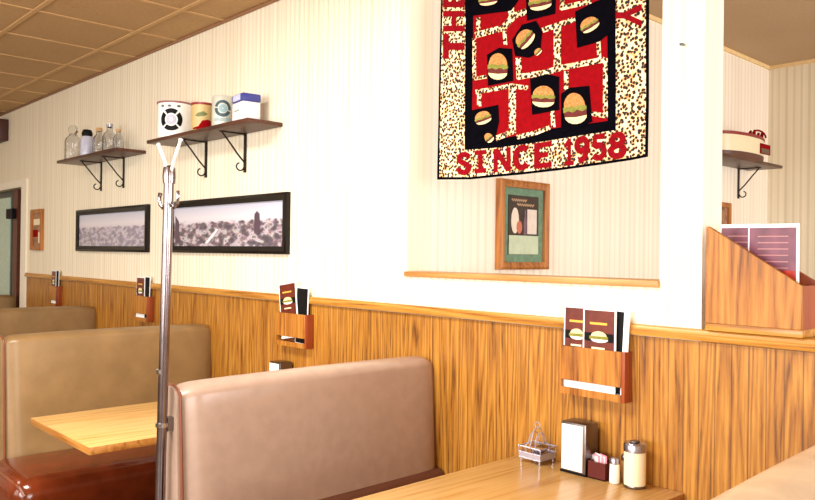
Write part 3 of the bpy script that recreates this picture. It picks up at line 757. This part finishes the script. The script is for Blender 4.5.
boxo('base_board', .0, wR+.002, -.030, -.0002, 0, .02, rail_m, sr, r=.002)
boxo('base_board', .024, wR+.002, -.0002, .102, 0, .02, rail_m, sr)
purp = plain('purple_red_print', srgb(118, 66, 84), .35, var=.3, vs=18)
def bigmenu(label, x0, x1, Y, top):
    t = thing('menu', label, 'menu', (x0, Y, 1.2435), 'large menus in the sloped rack')
    w = x1-x0; h = top-1.2435
    boxo('card', 0, w, -.0018, .0018, 0, h, paper_m, t, smooth=False)
    p = boxo('cover_print', .004, w-.007, -.003, -.0018, .02, h-.010, purp, t, smooth=False)
    for k in range(6):
        boxo('text_line', w*.2, w*.8, -.0036, -.003, h-.035-k*.017, h-.032-k*.017, plain('rose_ink', srgb(176, 120, 120), .5), p, smooth=False)
    boxo('red_picture', .006, w-.009, -.0036, -.003, .03, h-.125, plain('red_food_print', srgb(176, 44, 26), .4, var=.5, vs=40), p, smooth=False)
    return t
a_, b_, c_ = wy(720, 230, .0).x, wy(748.5, 230, .03).x, wy(799.5, 230, .03).x
bigmenu('large menu with a white top edge, left one in the sloped rack', XP+.028, b_+.02, .055, 1.521)
bigmenu('large white bordered purple and red menu, right one in the sloped rack', b_, c_, .03, 1.519)

# ------------------------------------------------------------------ booths
def bench(label, X, faceR, both=True, y0=-1.06, zt=1.02, low_tube=False, seatL=True, seatR=True):
    """double-sided booth: padded back along Y with a seat on each side"""
    t = thing('booth_bench', label, 'booth', (X, 0, 0), 'booths along the wall')
    y1 = -.006
    # profile half thickness at height
    def half(z):
        s = (z-.42)/(zt-.42)
        return .112-.050*s
    prof = []
    nz = 14
    zc = zt-.034
    for i in range(nz+1):
        z = .40+(zc-.40)*i/nz; prof.append((half(z), z))
    rt = half(zc)
    for i in range(1, 12):
        a = PI*i/12; prof.append((rt*math.cos(a), zc+.034*math.sin(a)))
    for i in range(nz, -1, -1):
        z = .40+(zc-.40)*i/nz; prof.append((-half(z), z))
    bm = bmesh.new(); rows = []
    ny = 36
    for j in range(ny+1):
        s = j/ny
        y = y0+.012+(y1-y0-.012)*s
        e = min(s, 1-s)*(y1-y0)
        puff = 1-.34*math.exp(-e/.022) + .03*math.sin(PI*s)
        sag = -.014*math.exp(-e/.02)
        row = []
        for x, z in prof:
            k = (z-.40)/(zt-.40)
            row.append(bm.verts.new((x*puff, y, z + sag*max(0, (z-.9)/.12) + .004*math.sin(PI*s)*k)))
        rows.append(row)
    for a, b in zip(rows, rows[1:]):
        for i in range(len(a)-1): bm.faces.new((a[i], b[i], b[i+1], a[i+1]))
        bm.faces.new((a[-1], b[-1], b[0], a[0]))
    bm.faces.new(rows[0][::-1]); bm.faces.new(rows[-1])
    obj('backrest', bm, faceR, t)
    # end panel with piping
    pr = [(x*.72, z-.006 if z > .9 else z) for x, z in prof]
    bm = bmesh.new(); prism(bm, [(x, y0-.004, z) for x, z in pr], (0, .018, 0)); obj('end_panel', bm, faceR, t)
    for sg in (1,):
        bm = bmesh.new(); tube(bm, [(x*.80, y0+.006, z-.004 if z > .9 else z) for x, z in prof], .0045, 8); obj('piping', bm, pipe_m, t)
    boxo('plinth', -.10, .10, y0+.03, y1, 0, .40, strip_m, t)
    for sd, on in ((1, seatR), (-1, seatL)):
        if not on: continue
        xa, xb = (.085, .57) if sd > 0 else (-.57, -.085)
        bm = bmesh.new(); quad_box(bm, xa, xb, y0-.09, y1, .26, .49)
        cx = (xa+xb)/2
        bevel(bm, .075, 7)
        s = obj('seat_cushion', bm, seat_m, t)
        bm = bmesh.new()
        tube(bm, [((xa if sd > 0 else xb), y0-.062, .465), (cx, y0-.067, .470), (xb-.03*sd if sd > 0 else xa+.03, y0-.062, .462), ((xb-.004) if sd > 0 else (xa+.004), y0-.05, .43)], .006, 8)
        obj('welt', bm, pipe_m, s)
        boxo('seat_base', min(xa, xb)+.03, max(xa, xb)-.03, y0+.0, y1, 0, .30, strip_m, t)
    if low_tube:  # dark brown tube along the foot of the backrest
        bm = bmesh.new(); tube(bm, [(.088, y0+.02, .575), (.088, -.02, .575)], [.042, .042], 20); obj('dark_tube', bm, strip_m, t, label='dark brown tube low on the backrest')
    return t
bench('rosy tan vinyl booth back nearest the chrome pole, in the middle foreground', -2.133, pink_m, low_tube=True, zt=1.032)
bench('tan booth with glossy red-brown seat, behind the left table', -3.86, tan_m, zt=1.026)
bench('third booth back, low tan top seen past the left booth', -5.50, tan_m, zt=1.03)
bench('farthest booth back, small tan top beside the far door', -7.33, tan_m)
bench('booth at the lower right corner, only its shiny cream top showing', -.560, vinyl('cream_vinyl', srgb(222, 198, 168), .2), seatR=False, zt=1.038).rotation_euler = (0, 0, .037)

# ------------------------------------------------------------------ tables
def table(label, X0, X1, Y0=-1.09, ped=True):
    t = thing('diner_table', label, 'table', ((X0+X1)/2, -.5, 0), 'booth tables')
    w = (X1-X0)/2
    bm = bmesh.new(); quad_box(bm, -w, w, Y0+.5, .49, .722, .75)
    bevel(bm, .003, 2)
    for f in bm.faces: f.material_index = 0 if f.normal.z > .9 else 1
    bmesh.ops.recalc_face_normals(bm, faces=bm.faces[:])
    for f in bm.faces: f.material_index = 0 if f.normal.z > .9 else 1
    obj('table_top', bm, [table_m, tabedge_m], t)
    bm = bmesh.new(); lathe(bm, [(0, .03), (.035, .03), (.035, .71), (.12, .722), (0, .722)], 0, .1); obj('pedestal', bm, iron_m, t)
    bm = bmesh.new(); lathe(bm, [(0, 0), (.2, 0), (.2, .012), (.05, .04), (0, .04)], 0, .1); obj('pedestal_foot', bm, iron_m, t)
    return t
table('light wooden table in front with the napkin holder and shakers', -1.637, -1.06)
table('light wooden table at the left with a free front corner', -3.27, -2.65, -1.10)

# ------------------------------------------------------------------ chrome coat pole fixed to the booth end
px0 = -2.112
cp = thing('coat_pole', 'chrome coat pole with hooks standing at the end of the middle booth', 'coat rack', (px0, -1.095, 0))
bm = bmesh.new(); tube(bm, [(-.006, 0, .0), (-.003, 0, .8), (.024, 0, 1.655)], .0145, 16); obj('pole', bm, pole_m, cp)
bm = bmesh.new(); lathe(bm, [(0, 0), (.030, 0), (.030, .006), (.02, .02), (0, .02)]); obj('foot_plate', bm, brushed_m, cp)
for z in (.92, 1.075):
    bm = bmesh.new(); lathe(bm, [(.013, z-.006), (.0185, z-.006), (.0185, z+.006), (.013, z+.006)]); obj('collar', bm, chrome_m, cp)
for s in (-1, 1):
    bm = bmesh.new()
    tube(bm, [(.026+s*.005, 0, 1.64), (.026+s*.018, 0, 1.668), (.024+s*.042, 0, 1.702), (.022+s*.068, 0, 1.736), (.022+s*.071, 0, 1.741)], [.0045, .0045, .0045, .0045, .006], 10)
    obj('upper_hook', bm, plain('white_plastic_hook', srgb(240, 236, 234), .3, var=.01), cp, label='white upper hook')
    bm = bmesh.new()
    tube(bm, [(.022+s*.012, 0, 1.560), (.022+s*.035, 0, 1.550), (.022+s*.053, 0, 1.560), (.022+s*.060, 0, 1.582), (.022+s*.054, 0, 1.594)], [.006, .0055, .0055, .0055, .007], 10)
    obj('lower_hook', bm, chrome_m, cp)
bm = bmesh.new(); lathe(bm, [(0, 1.62), (.017, 1.62), (.019, 1.64), (.017, 1.665), (.008, 1.672), (0, 1.672)], .024, 0); obj('hook_collar', bm, pole_m, cp)
boxo('booth_clamp', -.012, .012, .012, .034, .90, .94, brushed_m, cp)

# ------------------------------------------------------------------ table-top things
TZ = .7505
def dispenser(label, X, Y):
    t = thing('napkin_dispenser', label, 'napkin holder', (X, Y, TZ), 'napkin dispensers')
    bm = bmesh.new(); quad_box(bm, -.046, .046, -.034, .034, .0, .158); bevel(bm, .004, 2); obj('steel_case', bm, brushed_m, t)
    boxo('white_faceplate', -.041, .036, -.0375, -.034, .010, .151, white_m, t, r=.0015, label='white face plate')
    bm = bmesh.new(); quad_box(bm, -.047, .047, -.0355, .0355, 0, .006); obj('black_foot', bm, black_m, t)
    return t
dispenser('steel napkin dispenser with white front on the nearest table', -1.382, -.062)
dispenser('small napkin dispenser just visible over the middle booth back', -3.06, -.053)
# packet caddy
ca = thing('packet_caddy', 'dark red caddy of pink sweetener packets beside the napkin dispenser', 'caddy', (-1.300, -.062, TZ))
bm = bmesh.new()
for a in ((-.030, .030, -.030, .024, 0, .003), (-.030, .030, -.030, -.027, 0, .052), (-.030, .030, .021, .024, 0, .052), (-.030, -.027, -.027, .021, 0, .052), (.027, .030, -.027, .021, 0, .052)): quad_box(bm, *a)
obj('caddy_box', bm, plain('maroon_plastic', srgb(84, 22, 22), .3), ca, smooth=False)
pk = plain('pink_packet', srgb(238, 150, 170), .6, var=.15, vs=60); wk = plain('white_packet', srgb(244, 232, 232), .6)
for i in range(6):
    p = thing('sweetener_packet', 'pink and white sweetener packet standing in the dark red caddy', 'packet', (-1.300-.022+.006*i, -.066, TZ+.0035), 'sweetener packets in the caddy')
    bm = bmesh.new(); quad_box(bm, -.001, .001, -.018, .018, 0, .060+.004*(i % 3)); o = obj('packet_paper', bm, pk if i % 2 else wk, p, smooth=False)
    p.rotation_euler = (0, 0, 1.1)
# salt shaker
def shaker(label, name, X, Y, r, h, lid_h, content, cat):
    t = thing(name, label, cat, (X, Y, TZ))
    bm = bmesh.new(); lathe(bm, [(0, 0), (r*.94, 0), (r, .004), (r*.97, h*.5), (r*.93, h-lid_h), (r*.8, h-lid_h+.002), (0, h-lid_h+.002)], n=24); obj('glass_body', bm, content, t)
    bm = bmesh.new(); lathe(bm, [(r*.80, h-lid_h), (r*.97, h-lid_h), (r*.97, h-.006), (r*.8, h), (0, h+.001)], n=24); obj('metal_lid', bm, steel_lid, t)
    return t
salt_m = plain('salt_white', srgb(244, 240, 226), .25, var=.02)
sugar_m = plain('cream_sugar', srgb(244, 232, 196), .22, var=.02)
shaker('small salt shaker between the packet caddy and the tall jar', 'salt_shaker', -1.246, -.078, .0155, .075, .018, salt_m, 'shaker')
shaker('small pepper shaker half hidden behind the salt shaker', 'pepper_shaker', -1.236, -.03, .0155, .079, .018, plain('pepper_tan', srgb(190, 140, 90), .3), 'shaker')
js = thing('sugar_jar', 'tall cream filled sugar jar with a steel lid on the nearest table', 'jar', (-1.186, -.066, TZ))
bm = bmesh.new(); lathe(bm, [(0, 0), (.028, 0), (.0315, .004), (.0315, .10), (.0305, .108), (0, .108)], n=32); obj('jar_body', bm, sugar_m, js)
bm = bmesh.new(); lathe(bm, [(.032, 0), (.0327, .001), (.0327, .007), (.032, .008)], n=32); obj('dark_foot', bm, brushed_m, js)
bm = bmesh.new(); lathe(bm, [(.032, .104), (.033, .105), (.033, .124), (.030, .129), (.0, .130)], n=32); obj('steel_lid', bm, steel_lid, js)
bm = bmesh.new(); quad_box(bm, -.012, .010, -.012, .012, .129, .135); bevel(bm, .002, 1); obj('pour_flap', bm, brushed_m, js)
# wire condiment stand
wr = thing('condiment_stand', 'chrome wire stand with jelly tubs at the left of the nearest table', 'condiment stand', (-1.545, -.062, TZ))
bm = bmesh.new()
def loop(z, a, b, r=.0016): tube(bm, [(-a, -b, z), (a, -b, z), (a, b, z), (-a, b, z), (-a, -b, z)], r, 6)
for a in ((-.043, .043, -.0415, -.0400, .014, .032), (.0415, .043, -.04, .04, .014, .032)): quad_box(bm, *a)
loop(.014, .042, .040, .0028); loop(.050, .045, .042, .0024); loop(.032, .044, .041, .0018)
for x in (-.042, -.014, .014, .042):
    for y in (-.04, .04): tube(bm, [(x, y, .013), (x*1.05, y*1.05, .050)], .0013, 6)
for y in (-.02, 0, .02):
    tube(bm, [(-.042, y, .014), (.042, y, .014)], .0013, 6)
for x in (-.037, .037):
    for y in (-.036, .036): tube(bm, [(x, y, 0), (x, y, .015)], .003, 8)
tube(bm, [(0, -.04, .05)] + [(0, -.034*math.cos(t), .05+.062*math.sin(t)) for t in [.3+(PI-.6)*i/10 for i in range(11)]] + [(0, .04, .05)], .0022, 6)
for u in (-.022, .022): tube(bm, [(u, -.04, .05)] + [(u*.6, -.030*math.cos(t), .05+.045*math.sin(t)) for t in [.3+(PI-.6)*i/8 for i in range(9)]] + [(u, .04, .05)], .0018, 6)
tube(bm, [(.010*math.cos(t), 0, .118+.010*math.sin(t)) for t in [2*PI*i/12 for i in range(13)]], .0017, 6)
obj('wire_frame', bm, plain('bright_wire', srgb(196, 196, 214), .3, .55), wr)
tub_m = plain('jelly_tub', srgb(206, 204, 220), .3, var=.1)
for k, (x, y, z, lab, m) in enumerate(((-.021, -.018, .016, 'a', tub_m), (.021, -.018, .016, 'b', tub_m), (-.021, .020, .016, 'c', tub_m), (.021, .020, .016, 'd', tub_m), (.021, -.018, .034, 'e', steel_lid), (-.021, .02, .034, 'f', plain('amber_tub', srgb(176, 110, 60), .3)))):
    j = thing('jelly_tub', 'small single serve jelly tub lying in the chrome wire stand', 'tub', (-1.545+x, -.062+y, TZ+z), 'jelly tubs in the wire stand')
    bm = bmesh.new(); quad_box(bm, -.014, .014, -.013, .013, 0, .013); 
    for v in bm.verts:
        if v.co.z < .001: v.co.x *= .82; v.co.y *= .82
    obj('tub_cup', bm, m, j)
    boxo('foil_lid', -.017, .017, -.016, .016, .013, .0145, chrome_m, j)

# ------------------------------------------------------------------ light
def area(name, loc, target, sx, sy, power, col):
    l = bpy.data.lights.new(name, 'AREA'); l.shape = 'RECTANGLE'; l.size = sx; l.size_y = sy; l.energy = power; l.color = col
    o = bpy.data.objects.new(name, l); COL.objects.link(o); o.location = loc
    o.rotation_euler = (Vector(target)-Vector(loc)).to_track_quat('-Z', 'Y').to_euler()
    return o
area('window_light', (-4.1, -5.18, 1.6), (-4.1, 0, 1.6), 2.9, 1.45, 45, (1, .93, .84))
area('window_light', (-.5, -5.18, 1.6), (-.5, 0, 1.6), 2.7, 1.45, 155, (1, .98, .97))
area('window_light', (4.48, -2.9, 1.6), (0, -2.9, 1.6), 2.5, 1.45, 110, (1, .98, .97))
area('window_light', (4.48, 1.8, 1.6), (0, 1.8, 1.6), 2.1, 1.45, 160, (1, .98, .97))
area('ceiling_light', (-2.3, -1.7, 2.66), (-2.3, -1.7, 0), 1.4, .6, 66, (1, .97, .92))
area('ceiling_light', (-6.0, -2.2, 2.66), (-6.0, -2.2, 0), 1.2, .55, 16, (1, .86, .66))
w = bpy.data.worlds.new('world'); scene.world = w; w.use_nodes = True
w.node_tree.nodes['Background'].inputs[0].default_value = (1, .95, .88, 1)
w.node_tree.nodes['Background'].inputs[1].default_value = .8
scene.view_settings.view_transform = 'Standard'
scene.view_settings.look = 'None'
scene.view_settings.exposure = .47
scene.view_settings.gamma = 1
